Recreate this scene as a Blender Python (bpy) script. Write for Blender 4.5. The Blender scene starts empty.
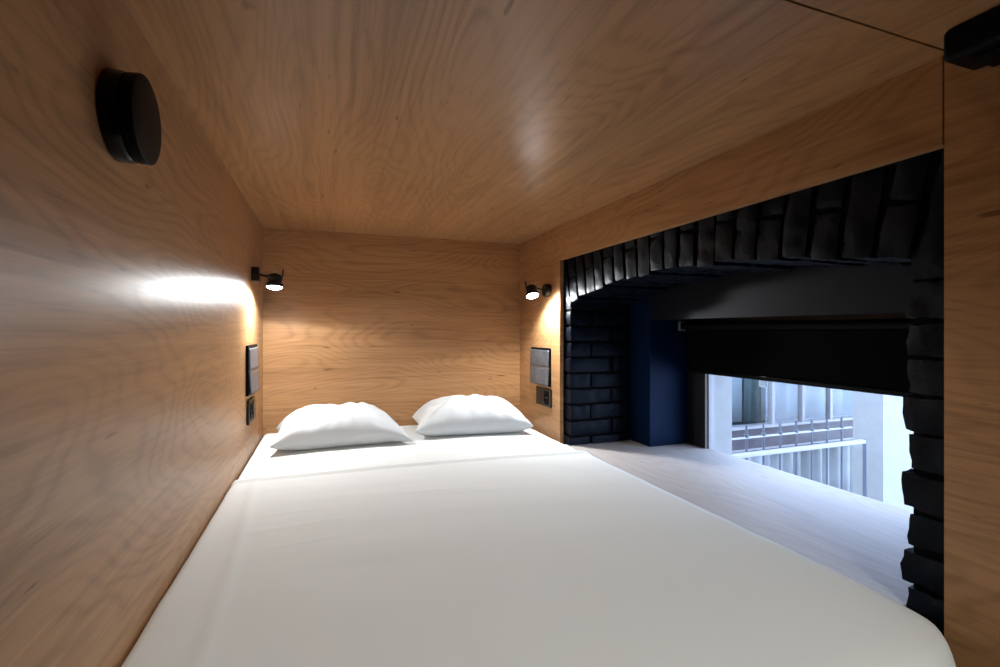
import bpy, bmesh, math, random
from mathutils import Vector, Matrix, noise
random.seed(7)
PI = math.pi
C = bpy.context.scene.collection
S = bpy.context.scene
CZ = 1.11                                   # eye height above the cabin floor

# ------------------------------------------------------------------ camera
cam_d = bpy.data.cameras.new('camera'); cam = bpy.data.objects.new('camera', cam_d); C.objects.link(cam)
cam_d.sensor_width = 36; cam_d.lens = 36 * 478 / 1000
cam_d.shift_y = -3.5 / 1000
cam_d.clip_start = 0.02
cam.location = (0, 0, CZ); cam.rotation_euler = (PI / 2, 0, -math.radians(19.9))
S.camera = cam
# ------------------------------------------------------------------ world, daylight, exposure
w = bpy.data.worlds.new('world'); S.world = w; w.use_nodes = True
bg = w.node_tree.nodes['Background']; bg.inputs[0].default_value = (0.49, 0.64, 0.98, 1); bg.inputs[1].default_value = 9.5
S.view_settings.view_transform = 'Standard'; S.view_settings.look = 'None'
S.view_settings.gamma = 1; S.view_settings.use_curve_mapping = False
S.view_settings.exposure = 0.0
S.cycles.max_bounces = 12; S.cycles.diffuse_bounces = 8; S.cycles.transparent_max_bounces = 16
S.cycles.use_denoising = True
S.cycles.sample_clamp_indirect = 4
pd = bpy.data.lights.new('window_portal', 'AREA'); pd.shape = 'RECTANGLE'; pd.size = 1.3; pd.size_y = 0.66
pd.cycles.is_portal = True
po = bpy.data.objects.new('window_portal', pd); C.objects.link(po)
po.location = (1.93, 1.35, CZ - 0.35); po.rotation_euler = (0, PI / 2, 0)   # local -z -> -x
po.rotation_euler = (PI / 2, 0, PI / 2)
po.rotation_euler = Vector((-1, 0, 0)).to_track_quat('-Z', 'Y').to_euler()

# unseen fill spot added behind the camera to brighten the near bed
cl = bpy.data.lights.new('bed_foot_fill', 'SPOT'); cl.energy = 80; cl.color = (.97, 1, .96); cl.spot_size = math.radians(62); cl.spot_blend = .8; cl.shadow_soft_size = .07
co_ = bpy.data.objects.new('bed_foot_fill', cl); C.objects.link(co_); co_.location = (.42, -.75, CZ + .49)
co_.rotation_euler = (Vector((.42, .75, CZ - .52)) - co_.location).to_track_quat('-Z', 'Y').to_euler()

# ------------------------------------------------------------------ materials
def mat(name, col, rough=0.5, metal=0.0, spec=0.5, bump=None, var=0.0, vscale=8, emit=None, coat=0):
    m = bpy.data.materials.new(name); m.use_nodes = True
    nt = m.node_tree; b = nt.nodes['Principled BSDF']
    b.inputs['Base Color'].default_value = (*col, 1); b.inputs['Roughness'].default_value = rough
    b.inputs['Metallic'].default_value = metal; b.inputs['Specular IOR Level'].default_value = spec
    b.inputs['Coat Weight'].default_value = coat
    tc = nt.nodes.new('ShaderNodeTexCoord')
    if var:
        n = nt.nodes.new('ShaderNodeTexNoise'); n.inputs['Scale'].default_value = vscale; n.inputs['Detail'].default_value = 5
        nt.links.new(tc.outputs['Object'], n.inputs['Vector'])
        r = nt.nodes.new('ShaderNodeValToRGB')
        r.color_ramp.elements[0].position = .3; r.color_ramp.elements[1].position = .7
        r.color_ramp.elements[0].color = (*[c * (1 - var) for c in col], 1); r.color_ramp.elements[1].color = (*[min(1, c * (1 + var)) for c in col], 1)
        nt.links.new(n.outputs['Fac'], r.inputs[0]); nt.links.new(r.outputs[0], b.inputs['Base Color'])
    if bump:
        n = nt.nodes.new('ShaderNodeTexNoise'); n.inputs['Scale'].default_value = bump[0]; n.inputs['Detail'].default_value = 6
        nt.links.new(tc.outputs['Object'], n.inputs['Vector'])
        bp = nt.nodes.new('ShaderNodeBump'); bp.inputs['Strength'].default_value = bump[1]; bp.inputs['Distance'].default_value = bump[2]
        nt.links.new(n.outputs['Fac'], bp.inputs['Height']); nt.links.new(bp.outputs[0], b.inputs['Normal'])
    if emit:
        b.inputs['Emission Color'].default_value = (*emit[0], 1); b.inputs['Emission Strength'].default_value = emit[1]
    return m

def wood(name, along, across, seed, light=(0.455, 0.245, 0.108), dark=(0.175, 0.078, 0.029), rough=0.34, plank=0.0):
    """oak-look laminate: contour-line cathedral figure stretched along one axis, fine pores, small knots"""
    m = bpy.data.materials.new(name); m.use_nodes = True
    nt = m.node_tree; N = nt.nodes.new; L = nt.links.new
    b = nt.nodes['Principled BSDF']; b.inputs['Specular IOR Level'].default_value = 0.36
    tc = N('ShaderNodeTexCoord'); sp = N('ShaderNodeSeparateXYZ'); L(tc.outputs['Object'], sp.inputs[0])
    def vec(sa, sc, off=0.0):
        cb = N('ShaderNodeCombineXYZ')
        for src, sc_, i in ((along, sa, 0), (across, sc, 1)):
            mu = N('ShaderNodeMath'); mu.operation = 'MULTIPLY_ADD'; mu.inputs[1].default_value = sc_; mu.inputs[2].default_value = seed * (3.7 + i) + off
            L(sp.outputs['XYZ'.index(src)], mu.inputs[0]); L(mu.outputs[0], cb.inputs[i])
        cb.inputs[2].default_value = seed * 1.3
        return cb.outputs[0]
    def noi(v, detail=3, rough_=0.5, dist=0.0):
        n = N('ShaderNodeTexNoise'); n.inputs['Scale'].default_value = 1; n.inputs['Detail'].default_value = detail
        n.inputs['Roughness'].default_value = rough_; n.inputs['Distortion'].default_value = dist
        L(v, n.inputs['Vector']); return n.outputs['Fac']
    def mth(op, a, b_=None, c=None):
        n = N('ShaderNodeMath'); n.operation = op
        for i, x in enumerate((a, b_, c)):
            if x is None: continue
            if isinstance(x, (int, float)): n.inputs[i].default_value = x
            else: L(x, n.inputs[i])
        return n.outputs[0]
    low = noi(vec(0.85, 3.0), 1.7, 0.42, 0.3)                 # figure field
    ring = mth('SINE', mth('MULTIPLY_ADD', low, 215.0, mth('MULTIPLY', noi(vec(3.0, 30.0, 7.0), 2, 0.5), 5.0)))
    ring = mth('POWER', mth('MULTIPLY_ADD', ring, 0.5, 0.5), 2.6)
    ring = mth('MULTIPLY', ring, noi(vec(1.4, 6.0, 17.0), 2, 0.5))
    broad = noi(vec(0.8, 5.5, 5.0), 3, 0.5)
    fine = noi(vec(9.0, 300.0, 2.0), 3, 0.6)
    mid = noi(vec(1.6, 55.0, 9.0), 5, 0.65)
    knot = noi(vec(11.0, 48.0, 13.0), 1, 0.5)
    kn = N('ShaderNodeMapRange'); kn.inputs[1].default_value = .745; kn.inputs[2].default_value = .80; L(knot, kn.inputs[0])
    f = mth('MULTIPLY', ring, 0.44)
    f = mth('ADD', f, mth('MULTIPLY', mth('SUBTRACT', broad, 0.36), 1.1))
    f = mth('ADD', f, mth('MULTIPLY', mth('SUBTRACT', fine, 0.5), 0.5))
    f = mth('ADD', f, mth('MULTIPLY', mth('SUBTRACT', mid, 0.5), 1.25))
    f = mth('ADD', f, mth('MULTIPLY', kn.outputs[0], 0.7))
    r = N('ShaderNodeValToRGB'); e = r.color_ramp.elements
    e[0].position = 0.0; e[0].color = (*light, 1); e[1].position = 1.0; e[1].color = (*dark, 1)
    L(f, r.inputs[0]); L(r.outputs[0], b.inputs['Base Color'])
    rr = mth('MULTIPLY_ADD', fine, 0.12, rough - 0.06); L(rr, b.inputs['Roughness'])
    bp = N('ShaderNodeBump'); bp.inputs['Strength'].default_value = 0.25; bp.inputs['Distance'].default_value = 0.0006
    L(mth('ADD', fine, mid), bp.inputs['Height']); L(bp.outputs[0], b.inputs['Normal'])
    return m

WOOD_L = wood('oak_left', 'Y', 'Z', 1.0)
WOOD_B = wood('oak_back', 'X', 'Z', 2.0)
WOOD_R = wood('oak_right', 'Y', 'Z', 3.3)
WOOD_C = wood('oak_ceiling', 'Y', 'X', 4.1)
WOOD_S = wood('oak_ledge', 'Y', 'X', 5.2, light=(0.52, 0.47, 0.43), dark=(0.36, 0.31, 0.28), rough=0.5)
BRICK = mat('black_painted_brick', (0.0018, 0.0036, 0.0080), 0.48, spec=.11, bump=(60, 0.5, 0.003), var=.25, vscale=20)
MORTAR = mat('black_painted_mortar', (0.0014, 0.0016, 0.0022), 0.8, spec=.08, bump=(60, 0.6, 0.003))
NAVY = mat('navy_black_plaster', (0.0012, 0.0085, 0.030), 0.5, spec=.07, bump=(14, 0.15, 0.003), var=.1, vscale=5)
BLACK = mat('black_plastic', (0.0035, 0.0035, 0.004), 0.5, spec=.06)
BLACKM = mat('black_satin_metal', (0.016, 0.017, 0.02), 0.38, 0.4)
GLOSS = mat('gloss_black', (0.003, 0.003, 0.0035), 0.2, spec=.2)
BLIND = mat('blackout_fabric', (0.0018, 0.0018, 0.0022), 0.95, bump=(400, 0.2, 0.0005), spec=.05)
PLATE = mat('grey_flap', (0.11, 0.12, 0.135), 0.34, 0.3, bump=(70, 0.5, 0.002), var=.35, vscale=30)
SOCK = mat('socket_plastic', (0.018, 0.014, 0.012), 0.3, spec=.35)
LINEN = mat('white_cotton', (0.80, 0.815, 0.795), 0.85, spec=.25, bump=(900, 0.12, 0.0004))
LINEN2 = mat('white_percale', (0.69, 0.71, 0.705), 0.8, spec=.2, bump=(16, 0.22, 0.008))
PLASTER = mat('white_exterior_render', (0.31, 0.295, 0.265), 0.9, bump=(30, 0.3, 0.004), var=.06, vscale=12)
PLASTER2 = mat('grey_exterior_render', (0.22, 0.21, 0.20), 0.9, bump=(30, 0.3, 0.004), var=.08, vscale=12)
WHITEM = mat('white_metal', (0.30, 0.28, 0.27), 0.4)
STEEL = mat('grey_steel', (0.07, 0.075, 0.09), 0.4, 0.3)
RUST = mat('brown_fascia', (0.06, 0.045, 0.05), 0.6, var=.4, vscale=6)
CURT = mat('pale_curtain', (0.26, 0.27, 0.26), 0.9, var=.15, vscale=3)
CURTD = mat('grey_green_curtain', (0.09, 0.115, 0.10), 0.9, var=.2, vscale=3)
CLEAR = mat('clear_plastic', (0.95, 0.97, 1.0), 0.25)
CLEAR.node_tree.nodes['Principled BSDF'].inputs['Transmission Weight'].default_value = .85
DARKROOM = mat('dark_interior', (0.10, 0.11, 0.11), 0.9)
PAVE = mat('grey_paving', (0.16, 0.16, 0.16), 0.9, var=.2)
FLOORM = mat('grey_floor', (0.05, 0.045, 0.04), 0.6, var=.1)
BRASS = mat('contact_metal', (0.5, 0.42, 0.3), 0.3, 1)
GLOW = mat('lamp_lens', (1, 1, 1), 0.4, emit=((0.93, 0.96, 1.0), 60))
def glass():
    m = bpy.data.materials.new('window_glass'); m.use_nodes = True; nt = m.node_tree
    for n in list(nt.nodes): nt.nodes.remove(n)
    o = nt.nodes.new('ShaderNodeOutputMaterial'); mx = nt.nodes.new('ShaderNodeMixShader')
    t = nt.nodes.new('ShaderNodeBsdfTransparent'); t.inputs[0].default_value = (.93, .96, .98, 1)
    g = nt.nodes.new('ShaderNodeBsdfGlossy'); g.inputs['Roughness'].default_value = .02
    ge = nt.nodes.new('ShaderNodeNewGeometry'); dt = nt.nodes.new('ShaderNodeVectorMath'); dt.operation = 'DOT_PRODUCT'
    nt.links.new(ge.outputs['Normal'], dt.inputs[0]); nt.links.new(ge.outputs['Incoming'], dt.inputs[1])
    def mm(op, a, b=0.0, c=0.0):
        n = nt.nodes.new('ShaderNodeMath'); n.operation = op
        for i, x in enumerate((a, b, c)):
            if isinstance(x, float): n.inputs[i].default_value = x
            else: nt.links.new(x, n.inputs[i])
        return n
    f = mm('MULTIPLY_ADD', mm('POWER', mm('SUBTRACT', 1.0, mm('ABSOLUTE', dt.outputs['Value']).outputs[0]).outputs[0], 5.0).outputs[0], 0.9, 0.04)
    nt.links.new(f.outputs[0], mx.inputs[0]); nt.links.new(t.outputs[0], mx.inputs[1]); nt.links.new(g.outputs[0], mx.inputs[2])
    nt.links.new(mx.outputs[0], o.inputs[0]); return m
GLASS = glass()

# ------------------------------------------------------------------ helpers
def tag(o, label=None, cat=None, group=None, kind=None):
    if label: o['label'] = label
    if cat: o['category'] = cat
    if group: o['group'] = group
    if kind: o['kind'] = kind
    return o
def empty(name, loc, label, cat, group=None):
    o = bpy.data.objects.new(name, None); C.objects.link(o); o.location = loc; o.empty_display_size = .05
    return tag(o, label, cat, group)
def wloc(o):
    v = Vector((0, 0, 0))
    while o is not None: v += o.location; o = o.parent
    return v
class MB:
    def __init__(s): s.bm = bmesh.new()
    def box(s, x0, x1, y0, y1, z0, z1, bevel=0.0, M=None, seg=2):
        vs = bmesh.ops.create_cube(s.bm, size=1)['verts']
        for v in vs:
            v.co = Vector(((x0 + x1) / 2 + v.co.x * (x1 - x0), (y0 + y1) / 2 + v.co.y * (y1 - y0), (z0 + z1) / 2 + v.co.z * (z1 - z0)))
        if bevel:
            es = list({e for v in vs for e in v.link_edges})
            r = bmesh.ops.bevel(s.bm, geom=es, offset=bevel, segments=seg, affect='EDGES', profile=.5)
            vs = list({v for f in r['faces'] for v in f.verts} | {v for v in vs if v.is_valid})
        if M is not None:
            for v in vs: v.co = M @ v.co
        return s
    def cyl(s, p0, p1, r0, r1=None, seg=32, caps=True):
        """lathe-like cylinder between two points"""
        return s.lathe(p0, p1, [(0, 0), (r0, 0), (r0 if r1 is None else r1, 1), (0, 1)] if caps else [(r0, 0), (r0 if r1 is None else r1, 1)], seg)
    def lathe(s, p0, p1, prof, seg=40):
        """prof: list of (radius, t) with t along p0->p1 (0..1)"""
        p0 = Vector(p0); p1 = Vector(p1); d = (p1 - p0); q = d.to_track_quat('Z', 'Y')
        rings = []
        for r, t in prof:
            c = p0 + d * t
            if r < 1e-6: rings.append([s.bm.verts.new(c)])
            else: rings.append([s.bm.verts.new(c + q @ Vector((r * math.cos(2 * PI * k / seg), r * math.sin(2 * PI * k / seg), 0))) for k in range(seg)])
        for a, b in zip(rings, rings[1:]):
            for k in range(seg):
                k2 = (k + 1) % seg
                if len(a) == 1 and len(b) == 1: continue
                if len(a) == 1: s.bm.faces.new((a[0], b[k2], b[k]))
                elif len(b) == 1: s.bm.faces.new((a[k], a[k2], b[0]))
                else: s.bm.faces.new((a[k], a[k2], b[k2], b[k]))
        return s
    def grid(s, nx, ny, fn, closed=False):
        vs = [[s.bm.verts.new(fn(i / nx, j / ny)) for i in range(nx + 1)] for j in range(ny + 1)]
        for j in range(ny):
            for i in range(nx): s.bm.faces.new((vs[j][i], vs[j][i + 1], vs[j + 1][i + 1], vs[j + 1][i]))
        return vs
    def build(s, name, m, parent=None, smooth=False, auto=None, kind=None, mods=None):
        if parent is not None:
            o0 = wloc(parent)
            for v in s.bm.verts: v.co -= o0
        bmesh.ops.recalc_face_normals(s.bm, faces=s.bm.faces)
        me = bpy.data.meshes.new(name); s.bm.to_mesh(me); s.bm.free()
        for mm in (m if isinstance(m, (list, tuple)) else [m]): me.materials.append(mm)
        o = bpy.data.objects.new(name, me); C.objects.link(o)
        if parent is not None: o.parent = parent
        if smooth:
            for p in me.polygons: p.use_smooth = True
        if auto:
            for p in me.polygons: p.use_smooth = True
            me.set_sharp_from_angle(angle=math.radians(auto))
        if kind: o['kind'] = kind
        return o

XL, XR, YB, ZC, ZS, ZB = -0.304, 1.096, 2.674, CZ + 0.5195, CZ - 0.5665, CZ - 0.5145
YF = -1.6
XO = 1.096 + 0.026            # brick face plane
YN, YJ = 0.566, 2.147         # wood opening
ZH = CZ + 0.350               # underside of header
AY, AR_HALF, AZ, APK = 1.358, 0.728, CZ + 0.140, CZ + 0.212
RISE = APK - AZ; AR = (AR_HALF ** 2 + RISE ** 2) / (2 * RISE); ACZ = APK - AR
YL, YNB = AY + AR_HALF, AY - AR_HALF + 0.012      # far / near brick jamb
XI = 1.471                    # back of brick reveal
XG = 1.70                     # window plane

# ------------------------------------------------------------------ room shell
MB().box(XL - .06, XL, YF, YB + .06, 0, ZC + .06).build('wall_left', WOOD_L, kind='structure')
MB().box(XL, XR + .03, YB, YB + .06, 0, ZC + .06).build('wall_back', WOOD_B, kind='structure')
m = MB(); m.box(XL, XR, .556, YB, ZC, ZC + .02).box(XL, XR, YF, .552, ZC, ZC + .02).box(XL, XR + .03, YF, YB, ZC + .02, ZC + .06)
m.build('ceiling', WOOD_C, kind='structure')
m = MB(); m.box(XR, XO - .006, YJ, YB, 0, ZC + .02).box(XR, XO - .006, YN, YJ, ZH, ZC + .02).box(XR, XO - .006, YN, YJ, 0, ZS - .032)
m.box(XR, XO - .006, YF, YN - .003, 0, ZC + .02).box(XR + .006, XO - .004, YN - .004, YN + .0005, 0, ZC + .02)
m.build('wall_right', WOOD_R, kind='structure')
MB().box(XL - .06, 3.0, YF - .06, YB + .4, -.05, 0).build('floor', FLOORM, kind='structure')
MB().box(XL - .06, XR + .5, YF - .06, YF, 0, ZC + .06).build('wall_front', mat('corridor_wall', (.05, .04, .035), .8), kind='structure')

# ------------------------------------------------------------------ painted brick wall with arched opening
def brick(m, c, sz, rot=0.0, rough=.0022):
    """one hand-laid brick: rounded, dented box; rot turns it about X (the wall's normal)"""
    c = Vector(c); hx, hy, hz = sz[0] / 2, sz[1] / 2, sz[2] / 2
    nx, ny, nz = (max(3, int(round(d / .017))) for d in sz)
    off = Vector((random.random() * 50, random.random() * 50, random.random() * 50))
    R = Matrix.Rotation(rot + random.uniform(-.012, .012), 3, 'X') @ Matrix.Rotation(random.uniform(-.02, .02), 3, 'Z')
    jit = Vector((random.uniform(-.004, .002), 0, random.uniform(-.001, .001)))
    r = .007; cache = {}
    def V(i, j, k):
        if (i, j, k) in cache: return cache[i, j, k]
        p = Vector(((2 * i / nx - 1) * hx, (2 * j / ny - 1) * hy, (2 * k / nz - 1) * hz))
        q = Vector((max(-hx + r, min(hx - r, p.x)), max(-hy + r, min(hy - r, p.y)), max(-hz + r, min(hz - r, p.z))))
        d = p - q
        n = d.normalized() if d.length > 1e-7 else Vector((0, 0, 0))
        p = q + n * r
        w = c + R @ p + jit
        w += (R @ n) * (noise.noise(w * 24 + off) * rough * 2 + noise.noise(w * 70 + off) * rough)
        cache[i, j, k] = m.bm.verts.new(w); return cache[i, j, k]
    def quad(f, na, nb):
        for a in range(na):
            for b in range(nb):
                m.bm.faces.new([V(*f(a, b)), V(*f(a + 1, b)), V(*f(a + 1, b + 1)), V(*f(a, b + 1))])
    quad(lambda a, b: (0, a, b), ny, nz); quad(lambda a, b: (nx, a, b), ny, nz)
    quad(lambda a, b: (a, 0, b), nx, nz); quad(lambda a, b: (a, ny, b), nx, nz)
    quad(lambda a, b: (a, b, 0), nx, ny); quad(lambda a, b: (a, b, nz), nx, ny)
wo = empty('wall_outer', (XO, AY, 0), None, None); wo['kind'] = 'structure'
m = MB()
CH = .0775
z = ZS - .03; row = 0
while z < CZ + .36:
    # far jamb: bricks seen end-on in the face, side-on in the reveal
    if z < AZ - .02:
        top = z + CH - .009
        if row % 2 == 0: segs = [(XO, XO + .112), (XO + .122, XI - .004)]
        else: segs = [(XO, XO + .232), (XO + .242, XI - .004)]
        for a, b in segs:
            brick(m, ((a + b) / 2, YL + .06 + random.uniform(-.003, .003), (z + top) / 2), (b - a, .12, top - z))
        for a, b in segs:
            e = random.uniform(-.005, .004) + .002; gz = random.uniform(-.004, .006)
            brick(m, ((a + b) / 2, YNB - .06 + e, (z + top + gz) / 2), (b - a, .12, top + gz - z), rough=.0035)
    z += CH; row += 1
# second, outer column of the piers behind the wood edge
z = ZS - .03; 
while z < CZ + .36:
    brick(m, (XO + .06, YL + .125 + .04, z + CH / 2), (.12, .08, CH - .009))
    z += CH
# arch ring: voussoirs standing on end, alternate ones cut into two halves
nv = 19; half_ang = math.asin(AR_HALF / AR)
step = 2 * half_ang / nv
for i in range(-1, nv + 1):
    th = -half_ang + (i + .5) * step
    wdt = AR * step - random.uniform(.006, .013)
    parts = [(0, .235)] if i % 2 else [(0, .112), (.122, .235)]
    drop = random.uniform(-.008, .006)
    for r0, r1 in parts + [(.245, .36)]:
        rc = AR + (r0 + r1) / 2 + drop
        for a, b in (((XO, XO + .165), (XO + .175, XI - .004)) if i % 2 else ((XO, XO + .225), (XO + .235, XI - .004))):
            brick(m, ((a + b) / 2, AY + rc * math.sin(th), ACZ + rc * math.cos(th)), (b - a, wdt, r1 - r0), rot=-th, rough=.0025)
m.build('brickwork', BRICK, wo, auto=50)
m = MB(); g = .009
m.box(XO + g, XI, YL + g, YB + .3, 0, ZC + .06)
m.box(XO + g, XI, YF, YNB - g, 0, ZC + .06)
m.box(XO + g, XI, YNB - g, YL + g, 0, ZS - .035)
ns = 28; prev = None
for k in range(ns + 1):                              # spandrel above the arch, curved underside
    y = YNB - g + (YL - YNB + 2 * g) * k / ns
    z = ACZ + math.sqrt(max((AR + g) ** 2 - (y - AY) ** 2, 0))
    cur = [m.bm.verts.new((x, y, zz)) for x, zz in ((XO + g, z), (XI, z), (XI, ZC + .06), (XO + g, ZC + .06))]
    if prev:
        for q in range(4): m.bm.faces.new((prev[q], cur[q], cur[(q + 1) % 4], prev[(q + 1) % 4]))
    prev = cur
m.build('mortar_bed', MORTAR, wo)
# inner plastered niche
ZL = CZ + .048
m = MB()
m.box(XI, XG, 1.93, YB + .3, 0, ZC + .06).box(XI, XG, YF, .786, 0, ZC + .06)
m.box(XI, XG + .06, .786, 1.93, 0, ZS - .04)
m.build('niche_plaster', NAVY, wo)
MB().box(XI, XI + .07, .786, 1.93, ZL, ZC + .06).box(XI + .07, XG + .06, .786, 1.93, ZL + .04, ZC + .06).build('lintel', mat('charcoal_lintel', (0.0045, 0.0058, 0.010), 0.5, spec=.12, bump=(14, 0.12, 0.003)), wo)
m = MB()                                              # outer masonry with white render
m.box(XG, 1.862, 1.80 + .012, YB + 1.2, -1.6, ZC + .6).box(XG + .06, 1.862, YF, .84, -1.6, ZC + .6).box(XG, 1.862, YF, .79, -1.6, ZC + .6)
m.box(XG + .06, 1.862, .84, 1.812, CZ - .08, ZC + .6).box(XG + .06, 1.862, .84, 1.812, -1.6, ZS - .06)
m.build('exterior_render', PLASTER, wo)
# window
w1 = empty('window_1', (XG + .03, 1.33, ZS), None, None); w1['kind'] = 'structure'
m = MB()
m.box(XG - .002, XG + .05, 1.816, 1.93, ZS - .03, ZC).box(XG - .002, XG + .05, .79, .87, ZS - .03, ZC)
m.box(XG - .002, XG + .05, .87, 1.816, CZ - .12, ZC).box(XG - .002, XG + .05, .87, 1.816, ZS - .06, ZS - .012)
m.build('window_frame', BLACKM, w1)
m = MB().box(XG + .012, XG + .045, 1.803, 1.816, ZS - .02, CZ - .13).build('glazing_bead', WHITEM, w1)
MB().box(XG + .025, XG + .031, .86, 1.806, ZS - .02, CZ - .11).build('pane', GLASS, w1)

# wooden ledge between bed and window
m = MB().box(XR - .028, XG + .022, .642, 2.12, ZS - .03, ZS, bevel=.002)
lg = m.build('window_ledge', WOOD_S); tag(lg, 'wide pale wooden ledge filling the arched niche up to the window', 'ledge')

# roller blind
rb = empty('roller_blind', (XG - .05, 1.36, CZ + .02), 'black roller blind half drawn over the window in the arch', 'blind')
MB().cyl((XG - .045, .80, CZ + .018), (XG - .045, 1.915, CZ + .018), .017).build('roller_tube', BLACK, rb, auto=40)
MB().grid(1, 1, lambda u, v: Vector((XG - .03, .815 + u * 1.10, CZ - .20 + v * .215)))
m = MB()
def fab(u, v):
    return Vector((XG - .029 + .0012 * math.sin(v * 9 + u * 3), .812 + u * 1.092, CZ - .192 + v * .21))
m.grid(40, 8, fab); fo = m.build('fabric', BLIND, rb, smooth=True)
sm = fo.modifiers.new('s', 'SOLIDIFY'); sm.thickness = .001
MB().box(XG - .036, XG - .023, .81, 1.906, CZ - .206, CZ - .190, bevel=.004).build('bottom_bar', BLACK, rb)
m = MB().box(XG - .065, XG - .025, 1.915, 1.921, CZ - .004, CZ + .046, bevel=.004)
m.box(XG - .070, XG - .062, 1.909, 1.922, CZ - .004, CZ + .04, bevel=.003)
m.build('bracket', mat('grey_bracket', (.35, .35, .36), .4, .4), rb)
MB().box(XG - .034, XG - .026, 1.448, 1.482, CZ - .232, CZ - .188, bevel=.003).build('pull_tab', CLEAR, rb)

# ------------------------------------------------------------------ bed
def axis(lo, hi, n, r, ne=6, rl=None):
    a = [lo + (rl or r) * (1 - math.cos(PI / 2 * k / ne)) * 1.0 for k in range(ne)]
    b = [hi - r * (1 - math.cos(PI / 2 * k / ne)) for k in range(ne)][::-1]
    mid = [lo + (rl or r) + (hi - lo - r - (rl or r)) * k / n for k in range(n + 1)]
    return a + mid + b
def rbox(m, xs, ys, zs, r, top=None):
    lo = Vector((xs[0], ys[0], zs[0])); hi = Vector((xs[-1], ys[-1], zs[-1])); cache = {}
    nx, ny, nz = len(xs) - 1, len(ys) - 1, len(zs) - 1
    def V(i, j, k):
        if (i, j, k) in cache: return cache[i, j, k]
        p = Vector((xs[i], ys[j], zs[k]))
        t = max(0, min(1, (p.x - lo.x - .1) / .5)); rr = .020 + (r - .020) * t * t * (3 - 2 * t)
        q = Vector([max(lo[a] + rr, min(hi[a] - rr, p[a])) for a in range(3)])
        d = p - q
        if d.length > 1e-7: p = q + d.normalized() * rr
        if top: p = top(p)
        cache[i, j, k] = m.bm.verts.new(p); return cache[i, j, k]
    def quad(f, na, nb):
        for a in range(na):
            for b in range(nb): m.bm.faces.new([V(*f(a, b)), V(*f(a + 1, b)), V(*f(a + 1, b + 1)), V(*f(a, b + 1))])
    quad(lambda a, b: (0, a, b), ny, nz); quad(lambda a, b: (nx, a, b), ny, nz)
    quad(lambda a, b: (a, 0, b), nx, nz); quad(lambda a, b: (a, ny, b), nx, nz)
    quad(lambda a, b: (a, b, 0), nx, ny); quad(lambda a, b: (a, b, nz), nx, ny)
bed = empty('bed', (.39, 1.5, 0), 'built-in double bed filling the wooden sleeping cabin', 'bed')
MB().box(XL + .004, XR - .004, .50, YB - .002, 0, ZB - .20).build('bed_base', WOOD_R, bed)
BX0, BX1, BY0, BY1 = XL + .0055, XR - .033, .458, YB - .006
def mtop(p):
    RC = .19; a = (p.x - (BX1 + .004 - RC)) / RC; b = ((BY0 - .004 + RC) - p.y) / RC
    if a > 0 and b > 0:                                # soft rounded foot corner
        a, b = min(a, 1), min(b, 1)
        a2, b2 = a * math.sqrt(1 - b * b / 2), b * math.sqrt(1 - a * a / 2)
        p.x += (a2 - a) * RC; p.y -= (b2 - b) * RC
    k = max(0, min(1, (p.z - (ZB - .1)) / .1))
    p.z += k * (.0025 * noise.noise(Vector((p.x * 3.1, p.y * 9, 1))) + .001 * noise.noise(Vector((p.x * 9, p.y * 9, 4))))
    return p
m = MB(); rbox(m, axis(BX0, BX1, 40, .07, rl=.02), axis(BY0, BY1, 60, .07), axis(ZB - .2, ZB - .004, 2, .07), .07, mtop)
mt = m.build('mattress', LINEN, bed, smooth=True); mt['label'] = 'mattress in white fitted sheet'
# top sheet: same form a few millimetres outside, ends in a hem across the bed
YH = 1.822
def hem(x): return .018 * math.sin((x + .3) * 2.6 + .6) - .012 + (-.07 * max(0, x - .55) ** 1.2)
def stop(p):
    p = mtop(p)
    k = max(0, min(1, (p.z - (ZB - .1)) / .1))
    f = .0018 * noise.noise(Vector((p.x * 2.6 + 3, p.y * 17, 2))) * math.exp(-((p.x - .05) / .5) ** 2)
    f += .0016 * noise.noise(Vector((p.x * 5 + p.y * 3, p.y * 5 - p.x * 2, 8)))
    f += .004 * math.exp(-((p.x + .215 - .03 * math.sin(p.y * 2)) / .012) ** 2) * (.5 + .5 * noise.noise(Vector((0, p.y * 2, 5))))
    for (cx, cy, a, l) in ((.36, 1.50, -.14, .17), (.44, 1.46, -.12, .14), (-.05, 1.36, .10, .16), (-.1, 1.46, .05, .13), (.0, 1.25, .1, .12)):
        dx, dy = p.x - cx, p.y - cy; ca, sa = math.cos(a), math.sin(a)
        u, v = dx * ca + dy * sa, -dx * sa + dy * ca
        f += .0018 * math.exp(-(u / l) ** 2 - (v / .009) ** 2)
    f += .007 * math.exp(-((p.y - YH + .004) / .010) ** 2) - .003 * math.exp(-((p.y - YH + .03) / .010) ** 2)
    p.z += k * f
    t = max(0, 1 - (YH - p.y) / .5)
    if p.y <= YH + 1e-4: p.y += hem(p.x) * t
    return p
ys = [y for y in axis(BY0 - .004, BY1 + .3, 40, .07)][:7]
n = 150
ys2 = ys + [ys[-1] + (YH - ys[-1]) * k / n for k in range(1, n + 1)] + [BY1 + .3]
m = MB(); rbox(m, axis(BX0 - .004, BX1 + .004, 120, .07, rl=.02), ys2, axis(ZB - .18, ZB + .003, 2, .07), .07, stop)
dele = [f for f in m.bm.faces if max(v.co.y for v in f.verts) > YH + .1 or all(v.co.z < ZB - .17 for v in f.verts)]
bmesh.ops.delete(m.bm, geom=dele, context='FACES')
sh = m.build('top_sheet', LINEN, smooth=True)
tag(sh, 'smooth white top sheet spread over the bed below the pillows', 'sheet')
sd = sh.modifiers.new('s', 'SOLIDIFY'); sd.thickness = .0025; sd.offset = -1

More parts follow.
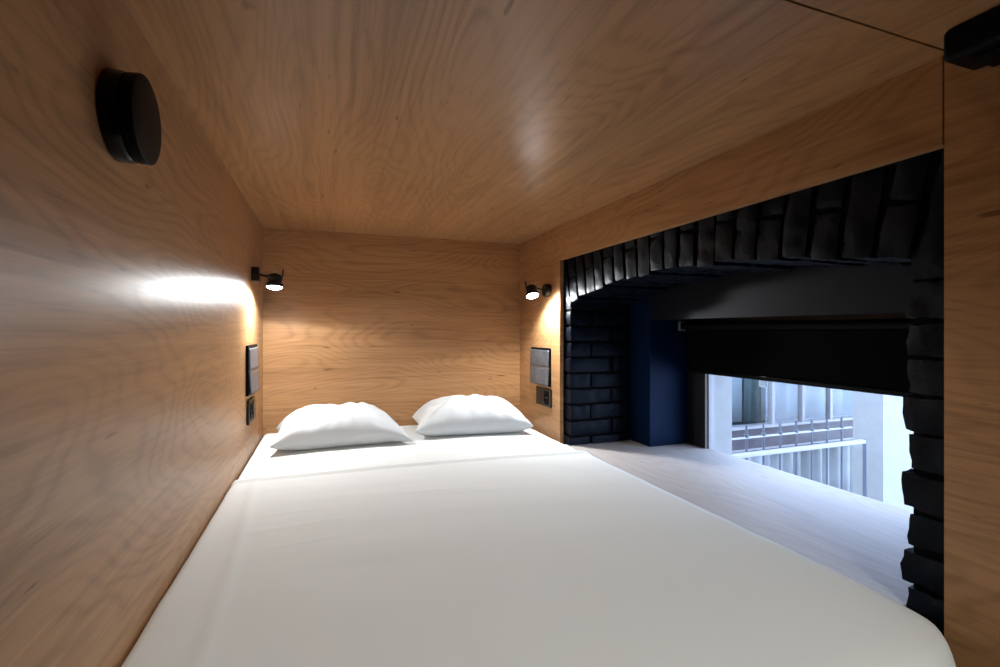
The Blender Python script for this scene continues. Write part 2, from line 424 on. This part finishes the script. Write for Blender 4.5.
def pillow(cx, cy, rz, a, b, T, label, seed, flap=0.0, tiltx=0.0):
    m = MB()
    n1, n2 = 72, 56
    R = Matrix.Rotation(rz, 3, 'Z')
    top_, bot_ = [], []
    def pt(i, j, side):
        u = -math.cos(PI * i / n1); v = -math.cos(PI * j / n2)
        u = .55 * u + .45 * (2 * i / n1 - 1); v = .55 * v + .45 * (2 * j / n2 - 1)
        x = a * u * (1 - .085 * (1 - v * v)); y = b * v * (1 - .10 * (1 - u * u))
        if flap and u > .8: x += flap * ((u - .8) / .2) * (.55 + .45 * (v < 0) * abs(v))
        th = max(0, (1 - abs(u) ** 3.2)) ** .60 * max(0, (1 - abs(v) ** 2.8)) ** .52
        e = max(0, 1 - th) ** 3
        wr = noise.noise(Vector((x * 9 + seed, y * 9, seed))) * .015 + noise.noise(Vector((x * 24 + seed, y * 15, seed * 2))) * .008
        ang = math.atan2(v, u)                                     # creases running in from the corners
        cr = math.sin(ang * 22 + 5 * noise.noise(Vector((x * 4, y * 4, seed)))) * .0095 * (u * u + v * v) * .6 * th ** .5
        if side > 0: z = T * .64 * th + wr * th + cr
        else: z = -T * .46 * min(1, th * 1.5) ** .8 + (wr * .3 * th)
        return Vector((x, y, z))
    vt = {}
    for side in (1, -1):
        for i in range(n1 + 1):
            for j in range(n2 + 1):
                edge = i in (0, n1) or j in (0, n2)
                if edge and side < 0: vt[i, j, side] = vt[i, j, 1]; continue
                p = pt(i, j, side)
                if edge: p.z = 0.0 + .004 * noise.noise(p * 12)
                # belly sags onto the mattress, corners droop towards it
                p.z -= .040 * (abs(p.x / a) ** 4) * 0.8
                w = R @ p + Vector((cx, cy, ZB + T * .46 + .001))
                w.z += tiltx * (w.y - cy)
                w.z = max(w.z, ZB + .0025)
                vt[i, j, side] = m.bm.verts.new(w)
        for i in range(n1):
            for j in range(n2):
                m.bm.faces.new((vt[i, j, side], vt[i + 1, j, side], vt[i + 1, j + 1, side], vt[i, j + 1, side]))
    bmesh.ops.remove_doubles(m.bm, verts=m.bm.verts, dist=.00001)
    o = m.build('pillow', LINEN2, smooth=True)
    me = o.data
    c = Vector((cx, cy, ZB))
    for v in me.vertices: v.co -= c
    o.location = c
    tag(o, label, 'pillow', 'pillows at the head of the bed')
    return o
pillow(.045, 2.36, .03, .272, .20, .148, 'plump white pillow on the left, near the wall with the round black disc', 3.1, flap=.045)
pillow(.70, 2.40, -.12, .288, .20, .150, 'white pillow on the right, in the corner next to the brick arch', 7.7)

# ------------------------------------------------------------------ reading lamps
def spot(parent, pos, d, power, angle, blend, col=(.93, .97, 1)):
    l = bpy.data.lights.new('lamp_light', 'SPOT'); l.energy = power; l.spot_size = math.radians(angle); l.spot_blend = blend
    l.shadow_soft_size = .012; l.color = col
    o = bpy.data.objects.new('lamp_light', l); C.objects.link(o); o.parent = parent
    o.location = Vector(pos) - wloc(parent); o.rotation_euler = Vector(d).to_track_quat('-Z', 'Y').to_euler()
    return o
def glow(parent, pos, d, power, r, col=(.93, .97, 1)):
    l = bpy.data.lights.new('lamp_glow', 'AREA'); l.shape = 'DISK'; l.size = 2 * r; l.energy = power; l.color = col
    o = bpy.data.objects.new('lamp_glow', l); C.objects.link(o); o.parent = parent
    o.location = Vector(pos) - wloc(parent); o.rotation_euler = Vector(d).to_track_quat('-Z', 'Y').to_euler()
    return o
def lamp(base, side, joint, d, label, square, power, wide, angle, blend):
    """base: point on the wall; side: +1 sticks out towards +x; d: where the head points"""
    base = Vector(base); joint = Vector(joint); d = Vector(d).normalized()
    t = empty('reading_lamp', base, label, 'lamp', 'black reading lamps at the head of the bed')
    if square: MB().box(min(base.x, base.x + side * .030), max(base.x, base.x + side * .030), base.y - .028, base.y + .028, base.z - .030, base.z + .030, bevel=.004).build('wall_mount', BLACKM, t, auto=40)
    else: MB().lathe(base, base + Vector((side * .030, 0, 0)), [(0, 0), (.034, 0), (.034, .85), (.030, 1), (0, 1)]).build('wall_mount', BLACKM, t, auto=40)
    # joint = centre of the lens; the head stands behind it along -d
    he = joint; H = .056; hb = he - d * H
    a1 = hb + d * .012 - Vector((side * .020, 0, 0))
    MB().cyl(base + Vector((side * .028, 0, 0)), a1, .0055, seg=16).cyl(a1 - Vector((0, .014, 0)), a1 + Vector((0, .014, 0)), .010, seg=20).build('arm', BLACKM, t, auto=40)
    m = MB().lathe(hb, he, [(0, 0), (.020, 0), (.024, .05), (.029, .22), (.029, .34), (.027, .37), (.027, .42), (.029, .45), (.029, .54), (.027, .57), (.027, .62), (.030, .66), (.034, .74), (.035, .97), (.0345, 1.0), (.031, 1.0), (.030, .95), (0, .94)], 48)
    m.build('lamp_head', BLACKM, t, auto=35)
    s0 = hb + d * .022 + Vector((side * .027, 0, 0))
    m = MB().box(-.0028, .0028, -.007, .007, -.002, .044, bevel=.002, M=Matrix.Translation(s0) @ Matrix.Rotation(side * .16, 4, 'Y'))
    m.build('switch_lever', BLACKM, t)
    m = MB(); pts = [hb + Vector((side * (-.012 + .030 * k / 10), 0, .002 + .016 * math.sin(PI * k / 10))) for k in range(11)]
    for p, q in zip(pts, pts[1:]): m.cyl(p, q, .0018, seg=8)
    m.build('cable_loop', mat('pale_cable', (.4, .33, .27), .5), t)
    MB().lathe(he - d * .003, he + d * .010, [(0, 0), (.0300, .0), (.0300, .22), (.0275, .5), (.021, .78), (.011, .94), (0, 1)], 40).build('lens', GLOW, t, smooth=True)
    spot(t, he + d * .0115, d, power, angle, blend)
    glow(t, he + d * .0112, d, wide, .026)
    return t
lamp((XL, 2.30, CZ + .240), 1, (-.212, 2.26, CZ + .184), (-.03, -.14, -1), 'black reading lamp with square mount on the left wall, lit', True, 18.5, 4, 168, .16)
lamp((XR, 2.27, CZ + .208), -1, (.992, 2.25, CZ + .176), (.03, -.40, -.93), 'black reading lamp with round mount beside the brick arch, lit', False, 20, 4, 172, .35)

# ------------------------------------------------------------------ wall pockets and sockets
def flap_plate(x, side, y0, y1, z0, z1, label):
    t = empty('wall_panel', (x, (y0 + y1) / 2, (z0 + z1) / 2), label, 'panel', 'two-flap grey wall panels')
    X = lambda a, b: (min(x + side * a, x + side * b), max(x + side * a, x + side * b))
    MB().box(*X(0, .010), y0, y1, z0, z1, bevel=.003).build('back_plate', BLACK, t)
    zm = z0 + (z1 - z0) * .49
    for nm, a, b, o1, o2 in (('upper_flap', zm + .003, z1 - .012, .011, .014), ('lower_flap', z0 + .004, zm - .004, .012, .018)):
        m = MB()
        def fn(u, v, a=a, b=b, o1=o1, o2=o2):
            bow = .004 * math.sin(PI * u)
            xx = (o1 + (o2 - o1) * (1 - v)) + bow + .0008 * noise.noise(Vector((u * 9, v * 9, a)))
            return Vector((x + side * xx, y0 + .004 + (y1 - y0 - .008) * u, a + (b - a) * v))
        m.grid(20, 12, fn)
        o = m.build(nm, PLATE, t, smooth=True); s_ = o.modifiers.new('s', 'SOLIDIFY'); s_.thickness = .005; s_.offset = 0
    MB().box(*X(.009, .017), y0 + .006, y1 - .006, zm - .004, zm + .003, bevel=.001).build('divider_lip', mat('lip', (.3, .3, .31), .3, .5), t)
    return t
flap_plate(XL, 1, 2.13, 2.39, CZ - .265, CZ - .062, 'grey two-flap panel on the left wood wall under the lamp')
flap_plate(XR, -1, 2.245, 2.485, CZ - .298, CZ - .095, 'grey two-flap panel on the wood strip beside the brick arch')
def socket(x, side, y0, y1, z0, z1, label, near_hole=True):
    t = empty('power_socket', (x, (y0 + y1) / 2, (z0 + z1) / 2), label, 'socket', 'dark double power sockets')
    X = lambda a, b: (min(x + side * a, x + side * b), max(x + side * a, x + side * b))
    MB().box(*X(0, .011), y0, y1, z0, z1, bevel=.004).build('cover_frame', SOCK, t)
    ym = (y0 + y1) / 2; zc = (z0 + z1) / 2; h = (z1 - z0) / 2 - .013
    yc = y0 + (ym - y0) * .52 if near_hole else ym + (y1 - ym) * .5
    oc = y0 + y1 - yc
    MB().box(*X(.010, .014), oc - .030, oc + .030, zc - h, zc + h, bevel=.002).build('switch_rocker', SOCK, t)
    m = MB(); r = .0215
    p = Vector((x + side * .010, yc, zc)); q = Vector((x + side * .015, yc, zc))
    m.box(*X(.010, .0115), yc - .030, yc + .030, zc - h, zc + h, bevel=.0005)
    m.lathe(p, q, [(.029, 0), (.028, .9), (.025, 1), (r, 1), (r - .001, .15), (0, .15)])
    so = m.build('socket_well', BLACK, t, auto=40)
    m = MB()
    for dy in (-.0095, .0095): m.cyl((x + side * .0108, yc + dy, zc), (x + side * .0125, yc + dy, zc), .0028, seg=12)
    m.build('contact_holes', BRASS, so)
    return t
socket(XL, 1, 2.15, 2.32, CZ - .385, CZ - .285, 'dark double power socket on the left wood wall above the bed')
socket(XR, -1, 2.235, 2.415, CZ - .405, CZ - .308, 'dark double power socket low beside the brick arch')

# ------------------------------------------------------------------ round black disc on the left wall
yc, zc, R0 = .885, CZ + .325, .0665
ds = empty('wall_speaker', (XL, yc, zc), 'round glossy black disc unit high on the left wood wall', 'speaker')
P = lambda t: (XL + t, yc, zc)
MB().lathe(P(0), P(.024), [(0, 0), (R0 - .004, 0), (R0, .1), (R0, .80), (R0 - .002, 1), (R0 - .006, 1), (0, 1)], 72).build('base_ring', GLOSS, ds, auto=35)
MB().lathe(P(.024), P(.043), [(R0 - .007, 0), (R0 - .007, .12), (R0 - .001, .18), (R0, .82), (R0 - .001, .94), (R0 - .004, 1), (0, 1)], 72).build('cover', BLACK, ds, auto=35)

# ------------------------------------------------------------------ rounded black casing in the top right corner
cs = empty('corner_casing', (XR, .33, ZC), 'rounded black casing under the ceiling in the upper right corner', 'casing')
m = MB().box(1.005, XR, .10, .521, CZ + .463, ZC, bevel=.010, seg=3)
m.build('casing_body', BLACK, cs, auto=40)
MB().box(1.026, XR - .006, .14, .49, CZ + .455, CZ + .4635, bevel=.004).build('casing_lid', BLACK, cs)

# ------------------------------------------------------------------ outside
MB().box(1.862, 9, -2, 7, -1.65, -1.6).build('trim_1', PAVE, kind='structure')
# glazed facade facing the cabin
YFD = 4.2; ZLb = CZ - 1.124
fa = empty('glazed_facade', (5.4, YFD, -1.6), 'pale glazed facade with curtains across the light well', 'building')
MB().box(3.4, 8.2, YFD - .03, YFD + .12, ZLb - .012, ZLb + .012).box(3.4, 8.2, YFD - .015, YFD + .12, ZLb - .262, ZLb - .246).build('window_sill', WHITEM, fa)
MB().box(3.4, 8.2, YFD, YFD + .1, ZLb - .25, ZLb - .01).build('fascia', RUST, fa)
xs = [3.5, 4.95, 5.44, 5.92, 6.48, 8.1]
for i, x in enumerate(xs):
    MB().box(x - .02, x + .02, YFD, YFD + .06, ZLb + .012, ZLb + 1.6).build('mullion', WHITEM, fa)
for i, (a, b) in enumerate(zip(xs, xs[1:])):
    p = MB().box(a + .03, b - .03, YFD + .03, YFD + .036, ZLb + .012, ZLb + 1.6).build('pane', GLASS, fa)
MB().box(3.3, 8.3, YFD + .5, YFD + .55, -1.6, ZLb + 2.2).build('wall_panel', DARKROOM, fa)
MB().box(3.3, 8.3, YFD, YFD + .5, ZLb + 1.6, ZLb + 2.2).build('lintel', PLASTER, fa)
def curtain(x0, x1, y, z0, z1, mt_, amp, wl, parent, label=None):
    m = MB(); n = max(12, int((x1 - x0) / .012))
    m.grid(n, 3, lambda u, v: Vector((x0 + (x1 - x0) * u, y + amp * math.sin(u * (x1 - x0) / wl * 2 * PI) + amp * .5 * math.sin(u * (x1 - x0) / wl * 3.3 + x0), z0 + (z1 - z0) * v)))
    o = m.build('curtain', mt_, None if label else parent, smooth=True)
    s_ = o.modifiers.new('s', 'SOLIDIFY'); s_.thickness = .004
    if label: tag(o, label, 'curtain')
    return o
curtain(4.70, 4.93, YFD + .2, ZLb + .02, ZLb + 1.58, CURTD, .03, .12, fa, 'narrow grey-green curtain at the left of the facade glazing')
curtain(4.97, 5.44, YFD + .2, ZLb + .02, ZLb + 1.58, CURT, .015, .22, fa, 'pale blue-grey curtain in the middle of the facade glazing')
curtain(4.2, 4.69, YFD + .22, ZLb + .02, ZLb + 1.58, CURT, .006, .3, fa, 'flat pale curtain at the left end of the facade glazing')
curtain(5.47, 6.48, YFD + .24, ZLb + .02, ZLb + 1.58, CURT, .02, .32, fa, 'long pale curtain at the right of the facade glazing')
m = MB()
n = 300
def cor(u, v):
    x = 3.4 + 4.8 * u
    return Vector((x, YFD + .05 + .035 * math.sin(x * 38) + .02 * math.sin(x * 13), -1.6 + (ZLb - .262 + 1.6) * v))
m.grid(n, 1, cor); co = m.build('cladding', CURT, fa, smooth=True)
s_ = co.modifiers.new('s', 'SOLIDIFY'); s_.thickness = .004
# pillar
m = MB().box(5.0, 5.9, 3.05, 3.33, -1.6, ZC + 1.2)
tag(m.build('pillar', PLASTER), 'white rendered pillar outside at the right end of the railing', 'pillar')
# railing
rl = empty('railing', (3.9, 3.0, -1.6), 'metal railing with handrail and knobbed bars outside the window', 'railing')
MB().box(2.6, 4.66, 2.985, 3.03, CZ - 1.045, CZ - 1.010, bevel=.006).build('handrail', WHITEM, rl)
MB().box(4.662, 4.684, 2.99, 3.02, -1.6, CZ - 1.005, bevel=.004).build('end_post', STEEL, rl)
MB().box(2.6, 4.56, 3.04, 3.06, CZ - .905, CZ - .893).build('upper_rail', WHITEM, rl)
x = 2.72
while x < 4.6:
    b = MB().cyl((x, 3.05, -1.6), (x, 3.05, CZ - .80), .009, seg=12).lathe((x, 3.05, CZ - .905), (x, 3.05, CZ - .865), [(0, 0), (.016, .2), (.020, .5), (.016, .8), (0, 1)], 16)
    b.build('bar', STEEL, rl, auto=40)
    x += .19
